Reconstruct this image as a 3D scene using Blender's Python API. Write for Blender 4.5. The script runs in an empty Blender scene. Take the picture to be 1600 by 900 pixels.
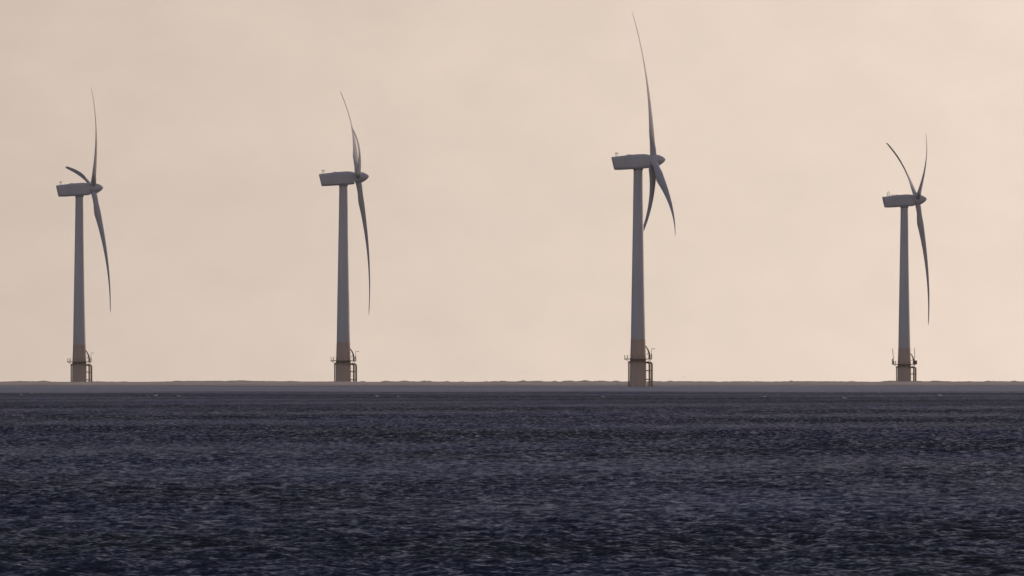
import bpy, bmesh, math, random
import numpy as np
from mathutils import Vector, Matrix, Euler

# ------------------------------------------------------------------ camera, sky, sun, exposure
scene = bpy.context.scene
FPX = 30000.0          # focal length in pixels of a 1600 px wide frame (about 675 mm on full frame)
CAM_H = 6.0            # eye height above the sea
EYE_Y = 558.5          # image row of the eye-level line
REARTH = 7.43e6        # effective radius of the earth (refraction included)
PI = math.pi

cam_data = bpy.data.cameras.new('camera')
cam_data.sensor_width = 36.0
cam_data.lens = 36.0 * FPX / 1600.0
cam_data.clip_start = 1.0
cam_data.clip_end = 60000.0
cam = bpy.data.objects.new('camera', cam_data)
scene.collection.objects.link(cam)
cam.location = (0, 0, CAM_H)
cam.rotation_euler = (PI / 2 + math.atan((EYE_Y - 450.0) / FPX), 0, 0)
scene.camera = cam

SUN_EL, SUN_AZ = math.radians(11.0), math.radians(38.0)    # azimuth clockwise from +Y (the view direction)
sun_dir = Vector((math.sin(SUN_AZ) * math.cos(SUN_EL), math.cos(SUN_AZ) * math.cos(SUN_EL), math.sin(SUN_EL)))
sun_data = bpy.data.lights.new('sun', 'SUN')
sun_data.energy = 0.5
sun_data.angle = math.radians(10.0)
sun_data.color = (1.0, 0.86, 0.70)
sun = bpy.data.objects.new('sun', sun_data)
scene.collection.objects.link(sun)
sun.rotation_euler = (-sun_dir).to_track_quat('-Z', 'Y').to_euler()
sun.location = (200, -50, 300)

SKY_STRENGTH = 0.1
HAZE_DENSITY = 1.1e-5
HORIZON_COL = (7.6, 6.25, 5.2)      # at SKY_STRENGTH 0.1
FRONT_TINT, BACK_TINT = (0.98, 0.87, 1.06), (1.16, 0.70, 0.58)

world = bpy.data.worlds.new('World')
scene.world = world
world.use_nodes = True
nt = world.node_tree
nt.nodes.clear()
N, L = nt.nodes.new, nt.links.new


def wmath(op, a, b=None, c=None, clamp=False):
    n = N('ShaderNodeMath'); n.operation = op; n.use_clamp = clamp
    for i, v in enumerate((a, b, c)):
        if v is None:
            continue
        if isinstance(v, (int, float)):
            n.inputs[i].default_value = v
        else:
            L(v, n.inputs[i])
    return n.outputs[0]


def wrange(v, a, b, c, d, mode='SMOOTHSTEP'):
    n = N('ShaderNodeMapRange'); n.interpolation_type = mode
    L(v, n.inputs[0])
    for i, x in enumerate((a, b, c, d)):
        n.inputs[i + 1].default_value = x
    return n.outputs[0]


def wvec(op, a, b):
    n = N('ShaderNodeVectorMath'); n.operation = op
    for i, v in enumerate((a, b)):
        if isinstance(v, (tuple, list)):
            n.inputs[i].default_value = v
        else:
            L(v, n.inputs[i])
    return n


out = N('ShaderNodeOutputWorld'); bg = N('ShaderNodeBackground')
bg.inputs['Strength'].default_value = SKY_STRENGTH
sky = N('ShaderNodeTexSky'); sky.sky_type = 'NISHITA'; sky.sun_disc = False
sky.sun_elevation = SUN_EL; sky.sun_rotation = SUN_AZ
sky.dust_density = 3.0; sky.air_density = 1.0; sky.ozone_density = 2.0
geo = N('ShaderNodeTexCoord')
sep = N('ShaderNodeSeparateXYZ'); L(geo.outputs['Generated'], sep.inputs[0])
elev = sep.outputs[2]
# unseen sky dimmed ahead to darken the sea, brightened behind to light the turbines
upper_gain = wrange(sep.outputs[1], -0.5, 0.6, 2.6, 0.70)
tm = N('ShaderNodeMix'); tm.data_type = 'RGBA'
L(wrange(sep.outputs[1], -0.5, 0.6, 0.0, 1.0), tm.inputs[0])
tm.inputs[6].default_value = (*BACK_TINT, 1); tm.inputs[7].default_value = (*FRONT_TINT, 1)
tn = wvec('MULTIPLY', sky.outputs[0], tm.outputs[2])
tsc = N('ShaderNodeVectorMath'); tsc.operation = 'SCALE'
L(tn.outputs[0], tsc.inputs[0]); L(upper_gain, tsc.inputs['Scale'])
tint = tsc.outputs[0]
# a bank of bright hazy cloud lies along the horizon, brightest towards the hidden sun
azd = wvec('DOT_PRODUCT', geo.outputs['Generated'], (math.sin(SUN_AZ), math.cos(SUN_AZ), 0)).outputs['Value']
glow = wrange(azd, 0.765, 0.830, 0.92, 1.50, 'LINEAR')
back = wrange(azd, -0.6, 0.75, 0.28, 1.0)
bank = wmath('MULTIPLY', glow, back)
low = wrange(elev, 0.03, 0.12, 1.0, 0.0)
grad = wrange(elev, 0.0, 0.021, 0.955, 0.90, 'LINEAR')
bank = wmath('MULTIPLY', bank, grad)
mp = N('ShaderNodeMapping'); mp.inputs['Scale'].default_value = (190, 190, 300)
L(geo.outputs['Generated'], mp.inputs[0])
nz = N('ShaderNodeTexNoise'); nz.inputs['Scale'].default_value = 1.0; nz.inputs['Detail'].default_value = 5.0
nz.inputs['Roughness'].default_value = 0.55
L(mp.outputs[0], nz.inputs['Vector'])
mottle = wrange(nz.outputs[0], 0.25, 0.75, 0.96, 1.04, 'LINEAR')
bank = wmath('MULTIPLY', bank, mottle)
hue = N('ShaderNodeMix'); hue.data_type = 'RGBA'
L(wrange(azd, 0.74, 0.84, 0.0, 1.0, 'LINEAR'), hue.inputs[0])
hue.inputs[6].default_value = (HORIZON_COL[0] * 0.985, HORIZON_COL[1] * 0.985, HORIZON_COL[2] * 0.99, 1)
hue.inputs[7].default_value = (HORIZON_COL[0] * 1.01, HORIZON_COL[1] * 1.02, HORIZON_COL[2] * 1.02, 1)
hz = N('ShaderNodeVectorMath'); hz.operation = 'SCALE'
L(hue.outputs[2], hz.inputs[0]); L(bank, hz.inputs['Scale'])
mx = N('ShaderNodeMix'); mx.data_type = 'RGBA'
L(low, mx.inputs[0]); L(tint, mx.inputs[6]); L(hz.outputs[0], mx.inputs[7])
L(mx.outputs[2], bg.inputs['Color']); L(bg.outputs[0], out.inputs[0])

scene.view_settings.view_transform = 'Standard'
scene.view_settings.look = 'None'
scene.view_settings.exposure = 0.0
scene.view_settings.gamma = 1.0
scene.view_settings.use_curve_mapping = False
scene.render.engine = 'CYCLES'
scene.cycles.volume_bounces = 1

# ------------------------------------------------------------------ helpers
COL = scene.collection
random.seed(4)


def sea_z(d):
    return -d * d / (2 * REARTH)


def at(px, d):
    """ground point (x, y) seen in image column px at distance d"""
    return (px - 800.0) / FPX * d, d


def dist_for_row(y):
    """distance at which the sea is seen in image row y"""
    t = (y - EYE_Y) / FPX
    return REARTH * (t - math.sqrt(max(t * t - 2 * CAM_H / REARTH, 0)))


def tag(o, label=None, cat=None, group=None, kind=None):
    if label: o['label'] = label
    if cat: o['category'] = cat
    if group: o['group'] = group
    if kind: o['kind'] = kind
    return o


def link(name, me, mat, parent=None):
    if mat and not me.materials:
        me.materials.append(mat)
    o = bpy.data.objects.new(name, me)
    COL.objects.link(o)
    if parent: o.parent = parent
    return o


def obj(name, bm, mat, parent=None, smooth=True):
    bmesh.ops.recalc_face_normals(bm, faces=bm.faces)
    me = bpy.data.meshes.new(name)
    bm.to_mesh(me); bm.free()
    if smooth:
        me.polygons.foreach_set('use_smooth', [True] * len(me.polygons))
        me.set_sharp_from_angle(angle=math.radians(38))
    return link(name, me, mat, parent)


def loft(bm, rings, cap=True):
    vs = [[bm.verts.new(p) for p in r] for r in rings]
    n = len(vs[0])
    for a, b in zip(vs, vs[1:]):
        for i in range(n):
            bm.faces.new((a[i], a[(i + 1) % n], b[(i + 1) % n], b[i]))
    if cap:
        bm.faces.new(vs[0][::-1]); bm.faces.new(vs[-1])


def lathe_z(bm, prof, seg=48):
    loft(bm, [[(r * math.cos(2 * PI * i / seg), r * math.sin(2 * PI * i / seg), z) for i in range(seg)] for r, z in prof])


def tube(bm, pts, r, seg=8):
    pts = [Vector(p) for p in pts]
    rings = []
    for i, p in enumerate(pts):
        d = (pts[min(i + 1, len(pts) - 1)] - pts[max(i - 1, 0)]).normalized()
        u = d.cross(Vector((0, 1, 0.01)))
        if u.length < 0.1: u = d.cross(Vector((1, 0, 0)))
        u.normalize(); v = d.cross(u)
        rr = r[i] if isinstance(r, (list, tuple)) else r
        rings.append([p + (u * math.cos(2 * PI * k / seg) + v * math.sin(2 * PI * k / seg)) * rr for k in range(seg)])
    loft(bm, rings)


def box(bm, c, s):
    m = Matrix.Translation(c) @ Matrix.Diagonal((s[0], s[1], s[2], 1))
    bmesh.ops.create_cube(bm, size=1.0, matrix=m)


def mat_nodes(name, rough=0.5):
    m = bpy.data.materials.new(name)
    m.use_nodes = True
    t = m.node_tree
    b = t.nodes['Principled BSDF']
    b.inputs['Roughness'].default_value = rough
    return m, t, b


def painted(name, ca, cb, rough, scale, stretch=(1, 1, 0.15), lo=0.35, hi=0.7):
    """paint with streaky dirt and wear"""
    m, t, b = mat_nodes(name, rough)
    tc = t.nodes.new('ShaderNodeTexCoord')
    mp_ = t.nodes.new('ShaderNodeMapping'); mp_.inputs['Scale'].default_value = stretch
    no = t.nodes.new('ShaderNodeTexNoise'); no.inputs['Scale'].default_value = scale; no.inputs['Detail'].default_value = 6
    cr = t.nodes.new('ShaderNodeValToRGB')
    cr.color_ramp.elements[0].position = lo; cr.color_ramp.elements[0].color = (*ca, 1)
    cr.color_ramp.elements[1].position = hi; cr.color_ramp.elements[1].color = (*cb, 1)
    t.links.new(tc.outputs['Object'], mp_.inputs[0]); t.links.new(mp_.outputs[0], no.inputs['Vector'])
    t.links.new(no.outputs[0], cr.inputs[0]); t.links.new(cr.outputs[0], b.inputs['Base Color'])
    return m


# ------------------------------------------------------------------ sea
def wave_set(seed):
    rng = np.random.default_rng(seed)
    n = 84
    lam = np.exp(rng.uniform(math.log(0.45), math.log(5.5), n))
    ang = rng.normal(0.0, 0.8, n)
    k = 2 * PI / lam
    amp = 0.25 * math.sqrt(2.0 / n) * lam / (2 * PI) * np.where(lam > 3, 0.6, 1.0)
    return lam, k * np.sin(ang), -k * np.cos(ang), amp, rng.uniform(0, 2 * PI, n)


LAM, KX, KY, AMP, PH = wave_set(11)
SHOAL = dist_for_row(615.5)       # calm shallow water between this line and the sandbank
BANK_FRONT = 5226.0


def chop_at(x, y):
    r = np.hypot(x, y)
    edge = SHOAL + 70 * np.sin(x * 0.021 + 1.3) + 40 * np.sin(x * 0.083)
    calm = np.clip((r - edge + 30) / 520.0, 0, 1)
    gust = 0.86 + 0.16 * np.sin(x * 0.031 + y * 0.0105 + 2 * np.sin(y * 0.0031)) + 0.12 * np.sin(x * 0.071 - y * 0.021 + 1.7)
    return gust * (1 - 0.66 * calm * calm * (3 - 2 * calm))


def waves(x, y, ds):
    h = np.zeros_like(x)
    for i in range(len(LAM)):
        w = np.clip((LAM[i] / ds - 2.2) / 1.8, 0, 1)
        ph = KX[i] * x + KY[i] * y + PH[i]
        h += AMP[i] * w * np.sin(ph + 0.35 * np.sin(ph))
    return h


LEAN, LEAN_FINE = -0.20, -0.22


def build_sea():
    half = math.radians(3.0)
    dense = np.linspace(-half, half, 860)
    side = half + (np.geomspace(1, 60, 26) - 1) / 59 * (math.radians(58) - half)
    az = np.concatenate([-side[:0:-1], dense, side[1:]])
    rows = [3.0]
    r = 3.0
    while r < 12500:
        if r < 380: st = 0.06 * r
        elif r < 460: st = 2.0
        elif r < 5400: st = r * (0.0004 + 0.0004 * min(1.0, (r - 460) / 2200))
        else: st = 0.02 * r
        r += st; rows.append(r)
    rr = np.array(rows)
    nr, nc = len(rr), len(az)
    R_, A_ = np.meshgrid(rr, az, indexing='ij')
    x = R_ * np.sin(A_); y = R_ * np.cos(A_)
    step = np.gradient(rr)[:, None] * np.ones((1, nc))
    astep = R_ * np.gradient(az)[None, :]
    ds = np.maximum(step, astep)
    chop = chop_at(x, y)
    z = sea_z(R_) + waves(x, y, ds) * chop
    co = np.stack([x, y, z], -1).reshape(-1, 3).astype(np.float32)
    idx = np.arange(nr * nc).reshape(nr, nc)
    q = np.stack([idx[:-1, :-1], idx[:-1, 1:], idx[1:, 1:], idx[1:, :-1]], -1).reshape(-1, 4)[:, ::-1]
    me = bpy.data.meshes.new('sea')
    me.vertices.add(len(co)); me.vertices.foreach_set('co', co.ravel())
    nq = len(q)
    me.loops.add(nq * 4); me.loops.foreach_set('vertex_index', q.astype(np.int32).ravel())
    me.polygons.add(nq)
    me.polygons.foreach_set('loop_start', np.arange(0, nq * 4, 4, dtype=np.int32))
    me.polygons.foreach_set('use_smooth', np.ones(nq, dtype=bool))
    at_ = me.attributes.new('chop', 'FLOAT', 'POINT')
    at_.data.foreach_set('value', chop.ravel().astype(np.float32))
    # share of the wave slopes too small for the mesh: the material carries them instead
    k2 = (AMP * 2 * PI / LAM) ** 2
    dl = np.linspace(math.log(0.02), math.log(20.0), 240)
    res = np.array([(k2 * np.clip((LAM / d - 2.2) / 1.8, 0, 1) ** 2).sum() for d in np.exp(dl)]) / k2.sum()
    fine = (1 - np.interp(np.log(ds), dl, res)) * chop
    at2 = me.attributes.new('fine', 'FLOAT', 'POINT')
    at2.data.foreach_set('value', fine.ravel().astype(np.float32))
    me.update(calc_edges=True)
    m, t, b = mat_nodes('sea_water', 0.28)
    Nn, Ll = t.nodes.new, t.links.new
    b.inputs['IOR'].default_value = 1.333
    g = Nn('ShaderNodeNewGeometry'); ca = Nn('ShaderNodeAttribute'); ca.attribute_name = 'chop'

    def noise(scale, detail, sx, sy):
        mp2 = Nn('ShaderNodeMapping'); mp2.inputs['Scale'].default_value = (sx, sy, 1)
        n2 = Nn('ShaderNodeTexNoise'); n2.inputs['Scale'].default_value = scale; n2.inputs['Detail'].default_value = detail
        Ll(g.outputs['Position'], mp2.inputs[0]); Ll(mp2.outputs[0], n2.inputs['Vector'])
        return n2
    # ripples as random slopes added to the wave normals
    acc = None
    for scale, k, sx, sy in ((2.4, 1.0, 1, 1.0), (0.45, 0.3, 1, 0.7), (6.0, 1.2, 1, 1)):
        n2 = noise(scale, 3, sx, sy)
        s = Nn('ShaderNodeVectorMath'); s.operation = 'SUBTRACT'; Ll(n2.outputs['Color'], s.inputs[0]); s.inputs[1].default_value = (0.5, 0.5, 0.5)
        v = Nn('ShaderNodeVectorMath'); v.operation = 'MULTIPLY'; Ll(s.outputs[0], v.inputs[0]); v.inputs[1].default_value = (k, k, 0)
        if acc is None: acc = v
        else:
            a = Nn('ShaderNodeVectorMath'); Ll(acc.outputs[0], a.inputs[0]); Ll(v.outputs[0], a.inputs[1]); acc = a
    # the waves run in towards the shore and lean that way: their steep faces look at it
    ln = Nn('ShaderNodeVectorMath'); Ll(acc.outputs[0], ln.inputs[0]); ln.inputs[1].default_value = (0, LEAN, 0)
    s1 = Nn('ShaderNodeVectorMath'); s1.operation = 'SCALE'; Ll(ln.outputs[0], s1.inputs[0]); Ll(ca.outputs['Fac'], s1.inputs['Scale'])
    fa = Nn('ShaderNodeAttribute'); fa.attribute_name = 'fine'
    acc = None
    for scale, k, sx, sy in ((2.6, 1.6, 1, 0.06), (0.5, 0.5, 1, 0.05)):
        n2 = noise(scale, 3, sx, sy)
        s = Nn('ShaderNodeVectorMath'); s.operation = 'SUBTRACT'; Ll(n2.outputs['Color'], s.inputs[0]); s.inputs[1].default_value = (0.5, 0.5, 0.5)
        v = Nn('ShaderNodeVectorMath'); v.operation = 'MULTIPLY'; Ll(s.outputs[0], v.inputs[0]); v.inputs[1].default_value = (k * 0.6, k, 0)
        if acc is None: acc = v
        else:
            a = Nn('ShaderNodeVectorMath'); Ll(acc.outputs[0], a.inputs[0]); Ll(v.outputs[0], a.inputs[1]); acc = a
    l2 = Nn('ShaderNodeVectorMath'); Ll(acc.outputs[0], l2.inputs[0]); l2.inputs[1].default_value = (0, LEAN_FINE, 0)
    s2 = Nn('ShaderNodeVectorMath'); s2.operation = 'SCALE'; Ll(l2.outputs[0], s2.inputs[0]); Ll(fa.outputs['Fac'], s2.inputs['Scale'])
    sc = Nn('ShaderNodeVectorMath'); Ll(s1.outputs[0], sc.inputs[0]); Ll(s2.outputs[0], sc.inputs[1])
    ad = Nn('ShaderNodeVectorMath'); Ll(g.outputs['Normal'], ad.inputs[0]); Ll(sc.outputs[0], ad.inputs[1])
    nn = Nn('ShaderNodeVectorMath'); nn.operation = 'NORMALIZE'; Ll(ad.outputs[0], nn.inputs[0])
    Ll(nn.outputs[0], b.inputs['Normal'])
    # body colour: blue-violet deep water with olive, silty patches
    big = noise(0.03, 4, 1.0, 0.12)
    cr = Nn('ShaderNodeValToRGB')
    cr.color_ramp.elements[0].position = 0.36; cr.color_ramp.elements[0].color = (0.020, 0.021, 0.012, 1)
    cr.color_ramp.elements[1].position = 0.62; cr.color_ramp.elements[1].color = (0.013, 0.013, 0.038, 1)
    Ll(big.outputs[0], cr.inputs[0]); Ll(cr.outputs[0], b.inputs['Base Color'])
    o = link('sea', me, m)
    tag(o, kind='structure')
    return o


build_sea()


# ------------------------------------------------------------------ sandbank
def build_sandbank():
    rng = np.random.default_rng(5)
    xs = np.arange(-420, 421, 0.45)
    prof = np.array([0, 6, 14, 26, 45, 70, 100, 130, 150, 158, 166, 190, 230, 260], float)
    hts = np.array([-0.6, -0.1, 0.12, 0.28, 0.45, 0.62, 0.8, 1.0, 1.14, 1.22, 1.18, 0.9, 0.2, -0.8])
    top = np.zeros_like(xs)
    for k in range(46):
        lam = math.exp(rng.uniform(math.log(3), math.log(160)))
        top += 0.009 * lam ** 0.33 * np.sin(2 * PI * xs / lam + rng.uniform(0, 6.28)) * 0.6
    # low hummocks along the crest
    D = BANK_FRONT + 158
    for px, w, h in ((69, 9, .32), (128, 7, .15), (192, 14, .16), (280, 18, .14), (375, 12, .16), (566, 7, .28), (602, 9, .4), (632, 9, .34), (662, 6, .28),
                     (671, 4, .26), (699, 7, .36), (722, 7, .3), (760, 3, .3), (772, 9, .28), (786, 7, .3), (818, 6, .3),
                     (841, 10, .16), (867, 6, .36), (888, 14, .36), (915, 9, .2), (938, 8, .2), (962, 9, .3), (1018, 7, .2), (1047, 6, .28), (1075, 9, .14), (1112, 11, .16), (1160, 9, .14),
                     (1236, 3.5, .36), (1290, 14, .14), (1331, 7, .28), (1344, 4, .2), (1390, 16, .22), (1462, 14, .3), (1544, 5, .3), (1585, 9, .2)):
        cx, _ = at(px, D)
        top += 0.72 * h * np.exp(-((xs - cx) / (w * D / FPX * 0.6)) ** 4)
    wcrest = np.exp(-((prof - 158) / 22.0) ** 2)
    X = np.repeat(xs[:, None], len(prof), 1)
    wob = 5 * np.sin(xs * 0.02) + 4 * np.sin(xs * 0.053 + 1) + 2 * np.sin(xs * 0.21)
    # keeps clear of the turbine standing at its front edge
    tx, _ = at(997, 5182)
    Y = BANK_FRONT + prof[None, :] + wob[:, None] * (1 - np.exp(-((xs[:, None] - tx) / 14) ** 2)) * np.exp(-prof[None, :] / 80)
    Z = hts[None, :] + top[:, None] * wcrest[None, :] + 0.04 * rng.normal(size=X.shape) * (hts[None, :] > 0.1)
    Z = Z + sea_z(np.hypot(X, Y))
    co = np.stack([X, Y, Z], -1).reshape(-1, 3)
    n, mm = X.shape
    idx = np.arange(n * mm).reshape(n, mm)
    q = np.stack([idx[:-1, :-1], idx[1:, :-1], idx[1:, 1:], idx[:-1, 1:]], -1).reshape(-1, 4)
    me = bpy.data.meshes.new('sandbank')
    me.from_pydata(co.tolist(), [], q.tolist())
    me.polygons.foreach_set('use_smooth', [True] * len(me.polygons))
    zone = np.interp(prof, [0, 12, 60, 125, 150, 162, 175, 260], [0.0, 0.0, 0.55, 0.6, 0.95, 1.0, 0.9, 0.5])
    za = me.attributes.new('zone', 'FLOAT', 'POINT')
    za.data.foreach_set('value', np.repeat(zone[None, :], n, 0).ravel().astype(np.float32))
    m, t, b = mat_nodes('wet_sand', 0.85)
    g = t.nodes.new('ShaderNodeNewGeometry')
    mp2 = t.nodes.new('ShaderNodeMapping'); mp2.inputs['Scale'].default_value = (0.09, 0.03, 1.6)
    n2 = t.nodes.new('ShaderNodeTexNoise'); n2.inputs['Scale'].default_value = 1.0; n2.inputs['Detail'].default_value = 6
    cr = t.nodes.new('ShaderNodeValToRGB')
    cr.color_ramp.elements[0].position = 0.35; cr.color_ramp.elements[0].color = (0.54, 0.43, 0.31, 1)
    cr.color_ramp.elements[1].position = 0.65; cr.color_ramp.elements[1].color = (0.70, 0.57, 0.43, 1)
    t.links.new(g.outputs['Position'], mp2.inputs[0]); t.links.new(mp2.outputs[0], n2.inputs['Vector'])
    t.links.new(n2.outputs[0], cr.inputs[0]); 
    # wet sand and painted haze blur at the foot, pale dry sand, darker crest
    at3 = t.nodes.new('ShaderNodeAttribute'); at3.attribute_name = 'zone'
    zr = t.nodes.new('ShaderNodeValToRGB')
    zr.color_ramp.elements[0].position = 0.0; zr.color_ramp.elements[0].color = (0.45, 0.48, 0.55, 1)
    zr.color_ramp.elements[1].position = 1.0; zr.color_ramp.elements[1].color = (0.55, 0.55, 0.50, 1)
    e = zr.color_ramp.elements.new(0.5); e.color = (1, 1, 1, 1)
    e = zr.color_ramp.elements.new(0.75); e.color = (1, 1, 1, 1)
    mm_ = t.nodes.new('ShaderNodeMix'); mm_.data_type = 'RGBA'; mm_.blend_type = 'MULTIPLY'; mm_.inputs[0].default_value = 1.0
    t.links.new(at3.outputs['Fac'], zr.inputs[0]); t.links.new(cr.outputs[0], mm_.inputs[6]); t.links.new(zr.outputs[0], mm_.inputs[7])
    t.links.new(mm_.outputs[2], b.inputs['Base Color'])
    tag(link('sandbank', me, m), kind='structure')


build_sandbank()

# ------------------------------------------------------------------ wind turbines
M_WHITE = painted('turbine_paint', (0.45, 0.445, 0.435), (0.52, 0.515, 0.505), 0.45, 0.35)
M_BLADE = painted('blade_gelcoat', (0.46, 0.455, 0.445), (0.51, 0.505, 0.495), 0.62, 0.5, (1, 1, 1))
M_OCHRE = painted('weathered_yellow_paint', (0.45, 0.33, 0.245), (0.55, 0.415, 0.31), 0.6, 0.5)
M_STEEL = painted('stained_steel', (0.16, 0.12, 0.07), (0.28, 0.21, 0.12), 0.65, 0.9)
M_GREY = painted('galvanised_metal', (0.22, 0.22, 0.22), (0.32, 0.32, 0.32), 0.5, 2.0)

HUB_H = 60.9
TILT = math.radians(6.6)
HUB_X = 4.2
BLADE_R = 40.9
TOWER_TOP = HUB_H - 2.05


def airfoil(n=18):
    """closed unit-chord section, chord from -0.3 (leading) to 0.7, thickness 1"""
    pts = []
    for i in range(n):
        a = 2 * PI * i / n
        c = 0.5 * (1 - math.cos(a))                     # 0..1..0
        th = 0.5 * (1.9 * math.sqrt(c) * (1 - c) + 0.02) * 1.32
        pts.append((c - 0.3, th if a < PI else -th * 0.85))
    return pts


def blade_bm():
    bm = bmesh.new()
    sec = airfoil()
    n = len(sec)
    rings = []
    stations = [1.2, 1.8, 2.6, 3.6, 4.8, 6.2, 7.8, 9.5, 11.5, 13.5, 16, 18.5, 21, 23.5, 26, 28.5, 31, 33, 35, 36.8, 38.2, 39.4, 40.3, BLADE_R]
    for r in stations:
        s = r / BLADE_R
        if r <= 7.8:
            f = max(0, min(1, (r - 2.0) / 5.8)); f = f * f * (3 - 2 * f)
            chord = 1.75 + (3.35 - 1.75) * f
        else:
            f = 1
            chord = 3.35 - (3.35 - 0.85) * ((r - 7.8) / (BLADE_R - 7.8)) ** 0.82
        if r > 39: chord *= max(0.2, 1 - ((r - 39) / (BLADE_R - 39)) ** 2 * 0.8)
        tc = 0.36 - 0.20 * min(1, max(0, (r - 6) / 20.0))
        thick = (1 - f) * 1.75 + f * chord * tc
        tw = math.radians(8.0 + 27.0 * (1 - s) ** 1.8)
        bend = 0.072 * r - 4.15 * s ** 2.5
        ring = []
        for i, (c, th) in enumerate(sec):
            ang = 2 * PI * i / n
            circ = (-0.875 * math.cos(ang), 0.875 * math.sin(ang))
            cx_ = (1 - f) * circ[0] + f * c * chord
            tx_ = (1 - f) * circ[1] + f * th * chord * tc
            # y: in-plane chord axis (leading edge +y side, upwind), x: rotor axis
            y = -cx_ * math.cos(tw) + tx_ * math.sin(tw)
            x = -cx_ * math.sin(tw) - tx_ * math.cos(tw)
            ring.append((x + bend, y, r))
        rings.append(ring)
    loft(bm, rings)
    return bm


def rev_x(bm, prof, seg=40):
    loft(bm, [[(x, r * math.cos(2 * PI * i / seg), r * math.sin(2 * PI * i / seg)) for i in range(seg)] for x, r in prof])


def nacelle_bm():
    """side profile extruded with rounded cross-sections; x along the axis, z relative to the hub"""
    bm = bmesh.new()
    st = [(-7.15, -6.35, 0.95, -2.45, 1.35), (-7.0, -6.15, 1.02, -2.5, 1.55), (-5.6, -5.0, 1.18, -2.5, 1.68), (-4.0, -3.6, 1.38, -2.42, 1.72),
          (-2.0, -1.8, 1.6, -2.3, 1.75), (0, 0, 1.78, -2.2, 1.75), (1.4, 1.4, 1.82, -2.12, 1.72), (2.3, 2.3, 1.74, -2.05, 1.65), (2.9, 2.95, 1.6, -1.95, 1.55), (3.2, 3.25, 1.45, -1.85, 1.42)]
    rings = []
    n = 36
    for xt, xb, zt, zb, w in st:
        zc, hz_ = (zt + zb) / 2, (zt - zb) / 2
        ring = []
        for i in range(n):
            a = 2 * PI * i / n
            e = 0.38
            cy = math.copysign(abs(math.cos(a)) ** e, math.cos(a)); cz = math.copysign(abs(math.sin(a)) ** e, math.sin(a))
            u = (cz + 1) / 2
            ring.append((xb + (xt - xb) * u, w * cy, zc + hz_ * cz))
        rings.append(ring)
    loft(bm, rings)
    return bm


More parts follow.
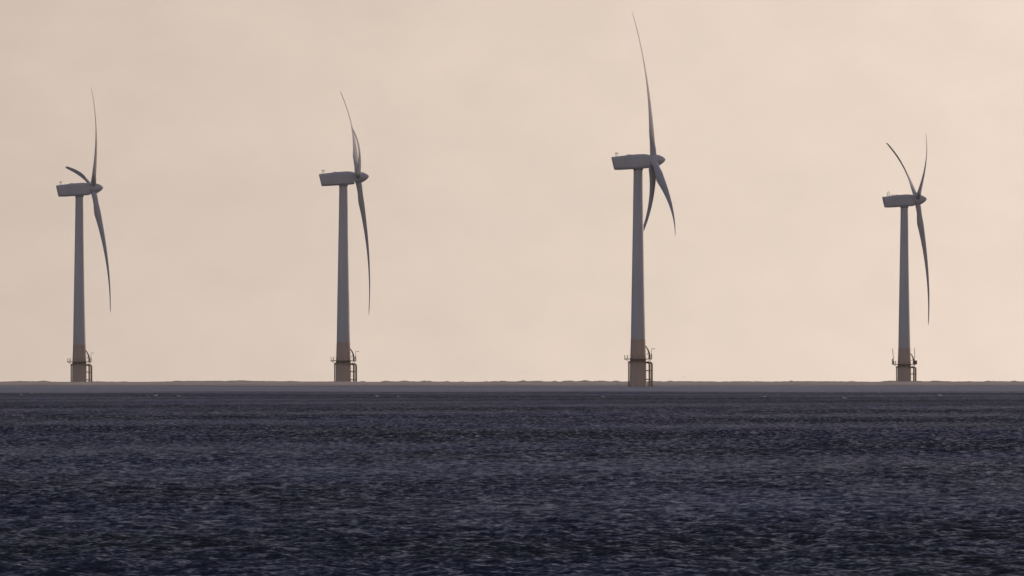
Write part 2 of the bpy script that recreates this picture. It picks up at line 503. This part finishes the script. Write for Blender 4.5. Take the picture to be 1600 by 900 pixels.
def make_turbine():
    root = bpy.data.objects.new('wind_turbine', None)
    root.empty_display_size = 5
    COL.objects.link(root)
    P = {}
    bm = bmesh.new()
    lathe_z(bm, [(1.965, 12.70), (1.95, 13.1), (1.75, 26), (1.74, 26.03), (1.45, 43), (1.44, 43.03), (1.2, TOWER_TOP - 0.4), (1.32, TOWER_TOP - 0.4), (1.32, TOWER_TOP)])
    P['tower'] = obj('tower', bm, M_WHITE, root)
    bm = bmesh.new()
    lathe_z(bm, [(2.30, -4), (2.30, 1.2), (2.24, 1.5), (2.2, 6.4), (2.15, 7.0), (1.985, 12.3), (1.98, 12.72)])
    P['transition'] = obj('transition_piece', bm, M_OCHRE, root)
    # platform ring with toe board and brackets
    bm = bmesh.new()
    seg = 40
    zf = 7.25
    loft(bm, [[(r * math.cos(2 * PI * i / seg), r * math.sin(2 * PI * i / seg), z) for i in range(seg)]
              for r, z in ((2.12, zf), (3.75, zf), (3.75, zf + 0.26), (3.70, zf + 0.26), (3.70, zf + 0.09), (2.12, zf + 0.09))], cap=False)
    for i in range(10):
        a = 2 * PI * (i + 0.5) / 10
        tube(bm, [(2.1 * math.cos(a), 2.1 * math.sin(a), zf - 1.0), (2.9 * math.cos(a), 2.9 * math.sin(a), zf - 0.42), (3.55 * math.cos(a), 3.55 * math.sin(a), zf - 0.02)], 0.06, 6)
    plat = obj('platform', bm, M_STEEL, root, smooth=False)
    P['platform'] = plat
    for i in range(14):
        a = 2 * PI * (i + 0.5) / 14
        bm = bmesh.new()
        tube(bm, [(3.68 * math.cos(a), 3.68 * math.sin(a), zf + 0.1), (3.70 * math.cos(a), 3.70 * math.sin(a), zf + 1.2)], 0.07, 6)
        obj('railing_post', bm, M_STEEL, plat)
    bm = bmesh.new()
    for z in (0.66, 1.18):
        pts = [(3.69 * math.cos(2 * PI * i / 40), 3.69 * math.sin(2 * PI * i / 40), zf + z) for i in range(41)]
        tube(bm, pts, 0.022, 6)
    obj('handrail', bm, M_STEEL, plat)
    # boat landing: two fender pipes with struts on the right-hand side, ladder between them
    bl = bmesh.new()
    for y, x in ((-0.85, 3.05), (0.85, 3.75)):
        tube(bl, [(x, y, -3), (x, y, 6.0), (x - 0.15, y, 6.3), (x - 0.7, y, 6.45), (2.1, y * 0.8, 6.45)], 0.24, 10)
        for z in (1.8, 4.2):
            tube(bl, [(x, y, z), (2.0, y * 0.7, z + 0.1)], 0.12, 8)
    landing = obj('boat_landing', bl, M_STEEL, root)
    P['landing'] = landing
    bm = bmesh.new()
    for y in (-0.25, 0.25):
        tube(bm, [(3.4, y, -2), (3.4, y, 6.2), (3.3, y, 7.1), (3.2, y, 8.3)], 0.05, 6)
    for i in range(24):
        z = -1.6 + 0.36 * i
        tube(bm, [(3.4, -0.25, z), (3.4, 0.25, z)], 0.03, 6)
    obj('ladder', bm, M_STEEL, landing)
    # curved davit crane leaning against the tower
    bm = bmesh.new()
    tube(bm, [(3.05, -1.0, 7.3), (3.1, -1.0, 8.2), (2.95, -1.0, 9.1), (2.6, -1.0, 10.0), (2.25, -1.0, 10.6), (1.95, -0.9, 10.95)], [0.25, 0.26, 0.23, 0.19, 0.15, 0.11], 10)
    tube(bm, [(2.95, -1.0, 9.1), (2.3, -0.95, 8.6)], 0.09, 6)
    P['davit'] = obj('davit_crane', bm, M_STEEL, root)
    # lamp post with short arm on the platform edge
    bm = bmesh.new()
    tube(bm, [(3.62, -0.6, 7.35), (3.62, -0.6, 8.7)], 0.15, 8)
    tube(bm, [(3.6, -0.6, 8.6), (3.58, -0.6, 9.9), (3.66, -0.6, 10.12), (3.9, -0.6, 10.18), (4.45, -0.6, 10.15)], 0.06, 6)
    box(bm, (4.4, -0.6, 10.1), (0.3, 0.18, 0.13))
    P['lamp'] = obj('lamp_post', bm, M_STEEL, root)
    # cable pipe down the left-hand side
    bm = bmesh.new()
    tube(bm, [(-2.1, -0.5, 6.75), (-2.42, -0.5, 6.6), (-2.5, -0.5, 6.2), (-2.5, -0.5, 2.0), (-2.5, -0.5, -3)], 0.19, 10)
    tube(bm, [(-2.75, -0.5, 6.35), (-2.1, -0.5, 6.35)], 0.13, 8)
    P['cable_pipe'] = obj('cable_pipe', bm, M_STEEL, root)
    # nacelle
    nac = obj('nacelle', nacelle_bm(), M_WHITE, root)
    bm = bmesh.new(); lathe_z(bm, [(1.26, -2.6), (1.34, -2.5), (1.34, -2.0)])
    obj('yaw_bearing', bm, M_GREY, nac)
    for x, y in ((-6.15, -0.6), (-5.65, 0.6)):
        bm = bmesh.new()
        tube(bm, [(x, y, 0.9), (x, y, 2.3)], 0.06, 6)
        tube(bm, [(x - 0.28, y, 1.95), (x + 0.28, y, 1.95)], 0.04, 6)
        bmesh.ops.create_uvsphere(bm, u_segments=10, v_segments=6, radius=0.11, matrix=Matrix.Translation((x + 0.28, y, 2.02)))
        obj('weather_mast', bm, M_GREY, nac)
    bm = bmesh.new(); box(bm, (-2.5, 0, 1.62), (1.1, 0.9, 0.14))
    bmesh.ops.bevel(bm, geom=bm.edges[:], offset=0.03, segments=1, affect='EDGES')
    obj('roof_hatch', bm, M_WHITE, nac)
    P['nacelle'] = nac
    # hub and spinner, x measured from the rotor centre
    bm = bmesh.new()
    rev_x(bm, [(-0.95, 1.25), (-0.9, 1.5), (-0.4, 1.66), (0.3, 1.68), (0.9, 1.6), (1.5, 1.42), (2.1, 1.14), (2.6, 0.82), (3.0, 0.48), (3.22, 0.22), (3.3, 0.04)])
    P['hub'] = obj('rotor_hub', bm, M_WHITE, root)
    me = None
    P['blades'] = []
    b0 = obj('blade', blade_bm(), M_BLADE, root)
    P['blades'].append(b0)
    for i in range(2):
        b = b0.copy(); COL.objects.link(b); b.parent = root; P['blades'].append(b)
    return root


def copy_tree(o, parent=None):
    c = o.copy(); COL.objects.link(c); c.parent = parent
    for ch in list(o.children): copy_tree(ch, c)
    return c


def pose(root, yaw, phase):
    rz = Matrix.Rotation(yaw, 4, 'Z')
    hubm = Matrix.Translation((0, 0, HUB_H)) @ rz
    rotor = hubm @ Matrix.Translation((HUB_X, 0, 0)) @ Matrix.Rotation(-TILT, 4, 'Y')
    k = 0
    for ch in root.children:
        base = ch.name.split('.')[0]
        if base == 'nacelle': ch.matrix_basis = hubm
        elif base == 'rotor_hub': ch.matrix_basis = rotor
        elif base == 'blade':
            ch.matrix_basis = rotor @ Matrix.Rotation(math.radians(phase + 120 * k), 4, 'X'); k += 1


proto = make_turbine()
#          column  distance yaw   phase  label
TURBINES = [
    (124.0, 5930, 10.5, 40, 'grey wind turbine with one short blade pointing back over its nacelle'),
    (536.5, 5607, 2.3, -50.5, 'wind turbine whose two upper blades overlap in one line, third straight down'),
    (997.0, 5182, 7.2, 0, 'largest wind turbine, one blade straight up, in front of the sandbank'),
    (1413.0, 6250, 9.5, 58, 'smallest wind turbine, farthest right, two raised blades in a V, tall poles on its platform'),
]
roots = []
copies = [proto] + [copy_tree(proto) for _ in range(3)]
for r_, dz, (px, D, yaw, phase, label) in zip(copies, (-0.4, -0.25, 0.0, -1.0), TURBINES):
    x, y = at(px, D)
    r_.location = (x, y, sea_z(math.hypot(x, y)) + dz)
    pose(r_, math.radians(yaw), phase)
    tag(r_, label, 'wind turbine', 'row of wind turbines standing offshore')
    roots.append(r_)

# the fourth turbine sits lower, has tall poles, and other gear on its nacelle
t4 = roots[3]
for ch in list(t4.children):
    base = ch.name.split('.')[0]
    if base == 'lamp_post':
        bpy.data.objects.remove(ch); continue
    if base == 'nacelle':
        for g in list(ch.children):
            if g.name.startswith('weather_mast'): bpy.data.objects.remove(g)
        bm = bmesh.new()
        ring = [(-5.3 + 0.42 * math.cos(a), -0.3, 2.05 + 0.42 * math.sin(a)) for a in np.linspace(0, 2 * PI, 21)]
        tube(bm, ring, 0.07, 6)
        tube(bm, [(-5.75, -0.3, 0.95), (-5.5, -0.3, 1.7)], 0.07, 6); tube(bm, [(-4.85, -0.3, 1.05), (-5.1, -0.3, 1.7)], 0.07, 6)
        tube(bm, [(-5.3, -0.3, 2.4), (-5.3, -0.3, 2.95)], 0.05, 6)
        obj('weather_mast', bm, M_GREY, ch)
        bm = bmesh.new()
        tube(bm, [(-4.5, 0.4, 1.2), (-3.7, 0.4, 1.72)], 0.09, 6); tube(bm, [(-3.7, 0.4, 1.72), (-3.1, 0.4, 1.45)], 0.07, 6)
        obj('roof_rail', bm, M_GREY, ch)
for x0, x1, lean in ((-3.6, -3.75, 1), (3.3, 3.35, 0)):
    bm = bmesh.new()
    tube(bm, [(x0 + 0.25 * lean, -0.4, 7.2), (x1 - 0.1 * lean, -0.4, 12.5 if lean else 12.6)], 0.09, 6)
    obj('antenna_pole', bm, M_STEEL, t4)
bm = bmesh.new()
pass
bm.free()
for c_, s_ in (((-3.85, -0.3, 8.25), (0.32, 0.4, 1.9)), ((3.75, -0.4, 8.0), (0.75, 0.7, 1.3))):
    bm = bmesh.new(); box(bm, c_, s_)
    bmesh.ops.bevel(bm, geom=bm.edges[:], offset=0.04, segments=1, affect='EDGES')
    obj('equipment_cabinet', bm, M_STEEL, t4)

# ------------------------------------------------------------------ sea birds
M_GULL = painted('white_plumage', (0.84, 0.83, 0.81), (0.90, 0.89, 0.88), 0.7, 8.0, (1, 1, 1))
M_DARKBIRD = painted('black_plumage', (0.012, 0.011, 0.011), (0.03, 0.027, 0.025), 0.6, 8.0, (1, 1, 1))


def ell_loft(bm, secs, seg=14):
    """secs: (x, z, half width, half height)"""
    loft(bm, [[(x, w * math.cos(2 * PI * i / seg), z + h * math.sin(2 * PI * i / seg)) for i in range(seg)] for x, z, w, h in secs])


def floating_bird_mesh(name, mat, neck):
    bm = bmesh.new()
    ell_loft(bm, [(-0.30, 0.11, 0.02, 0.008), (-0.22, 0.09, 0.05, 0.03), (-0.12, 0.06, 0.085, 0.07), (0.0, 0.04, 0.10, 0.09),
                  (0.09, 0.05, 0.085, 0.085), (0.14, 0.09, 0.055, 0.06), (0.155, 0.13 + neck * .4, 0.042, 0.035), (0.165, 0.17 + neck, 0.045, 0.032),
                  (0.195, 0.185 + neck, 0.043, 0.036), (0.23, 0.18 + neck, 0.026, 0.02), (0.27, 0.172 + neck, 0.009, 0.009), (0.30, 0.168 + neck, 0.004, 0.004)])
    bmesh.ops.recalc_face_normals(bm, faces=bm.faces)
    me = bpy.data.meshes.new(name); bm.to_mesh(me); bm.free()
    me.polygons.foreach_set('use_smooth', [True] * len(me.polygons)); me.materials.append(mat)
    return me


def flying_bird_mesh(name, mat, lift):
    bm = bmesh.new()
    ell_loft(bm, [(-0.30, 0.0, 0.05, 0.006), (-0.2, 0.0, 0.035, 0.025), (-0.08, 0, 0.06, 0.055), (0.05, 0, 0.065, 0.06), (0.15, 0.01, 0.045, 0.045),
                  (0.21, 0.02, 0.04, 0.038), (0.26, 0.015, 0.022, 0.02), (0.31, 0.01, 0.005, 0.005)])
    for s in (-1, 1):
        rings = []
        for sp, c0, c1, z in ((0.03, 0.13, -0.10, 0.02), (0.22, 0.16, -0.05, 0.02 + lift), (0.40, 0.10, -0.08, 0.02 + lift * 1.25), (0.55, 0.0, -0.10, 0.02 + lift * 1.1), (0.66, -0.10, -0.13, 0.02 + lift * 0.9)):
            rings.append([(c0, s * sp, z), ((c0 + c1) / 2, s * sp, z + 0.018), (c1, s * sp, z), ((c0 + c1) / 2, s * sp, z - 0.01)])
        loft(bm, rings)
    bmesh.ops.recalc_face_normals(bm, faces=bm.faces)
    me = bpy.data.meshes.new(name); bm.to_mesh(me); bm.free()
    me.polygons.foreach_set('use_smooth', [True] * len(me.polygons)); me.materials.append(mat)
    return me


gull_float = floating_bird_mesh('gull', M_GULL, 0.0)
dark_float = floating_bird_mesh('dark_sea_bird', M_DARKBIRD, 0.10)
gull_fly = flying_bird_mesh('flying_gull', M_GULL, 0.14)
dark_fly = flying_bird_mesh('flying_dark_bird', M_DARKBIRD, 0.16)


def put_bird(name, me, px, row, heading, label, cat, group, d=None, size=1.0, lift=0.05):
    if d is None:
        d = dist_for_row(row + 0.5)
        x, y = at(px, d)
        z = sea_z(d) + 0.10 * lift * 0
        h = waves(np.array([x]), np.array([y]), np.array([0.00062 * d]))[0] * chop_at(np.array([x]), np.array([y]))[0]
        z = sea_z(d) + h - 0.03
    else:
        x, y = at(px, d)
        z = CAM_H + (EYE_Y - row) / FPX * d
    o = bpy.data.objects.new(name, me)
    COL.objects.link(o)
    o.location = (x, y, z); o.rotation_euler = (0, 0, math.radians(heading)); o.scale = (size,) * 3
    tag(o, label, cat, group)
    return o


GG = 'white gulls resting on the sea'
for px, row, hd, sz, lb in (
        (33, 616.5, 10, 1.0, 'white gull floating on the sea at the far left, left of the first turbine'),
        (49, 614.5, 170, 0.8, 'tiny white gull on the calm water nearest the foot of the leftmost turbine'),
        (244, 618, 0, 1.5, 'bright white gull floating just right of a small black bird'),
        (279, 618.5, 180, 1.0, 'faint white gull floating between the bright gull and the second turbine'),
        (589, 619, 185, 1.2, 'white gull floating behind the black bird that skims the water'),
        (622, 619.5, 20, 0.9, 'small white gull afloat a little right of the second turbine, apart from the black bird'),
        (942, 620, 170, 1.1, 'white gull floating on the sea left of the largest turbine'),
        (1194, 619.5, 5, 1.1, 'white gull floating alone midway between the largest and the farthest-right turbine'),
        (1319, 622, 175, 1.3, 'white gull floating on dark water left of the farthest-right turbine'),
        (1469, 618, 180, 1.6, 'biggest bright white gull afloat right of the farthest-right turbine')):
    put_bird('gull', gull_float, px, row, hd, lb, 'gull', GG, size=sz)
put_bird('gull', gull_fly, 339, 646, 75, 'white gull flying low over the dark open water, nearer than the others', 'gull', None, d=2150, size=0.55)
put_bird('dark_sea_bird', dark_float, 225, 618.5, 5, 'black sea bird floating left of the bright white gull', 'bird', None, size=1.35)
put_bird('flying_dark_bird', dark_fly, 579, 617.5, 60, 'black bird skimming the water with wings spread, below the second turbine', 'bird', None, d=3500, size=1.15)
put_bird('flying_dark_bird', dark_fly, 819, 580.5, 100, 'tiny dark bird in the air above the middle of the sandbank', 'bird', None, d=4800, size=0.75)
put_bird('flying_dark_bird', dark_fly, 1068, 589, 20, 'tiny dark bird low in the air right of the largest turbine', 'bird', None, d=4800, size=0.5)

# ------------------------------------------------------------------ haze
bm = bmesh.new()
box(bm, (0, 6240, 49.0), (21800, 12700, 124.0))
me = bpy.data.meshes.new('haze'); bm.to_mesh(me); bm.free()
m = bpy.data.materials.new('haze_air'); m.use_nodes = True
t = m.node_tree; t.nodes.clear()
o_ = t.nodes.new('ShaderNodeOutputMaterial'); pv = t.nodes.new('ShaderNodeVolumePrincipled')
pv.inputs['Density'].default_value = HAZE_DENSITY
pv.inputs['Color'].default_value = (0.93, 0.93, 0.95, 1)
pv.inputs['Anisotropy'].default_value = 0.5
t.links.new(pv.outputs[0], o_.inputs['Volume'])
hzo = link('haze', me, m)
tag(hzo, kind='stuff')
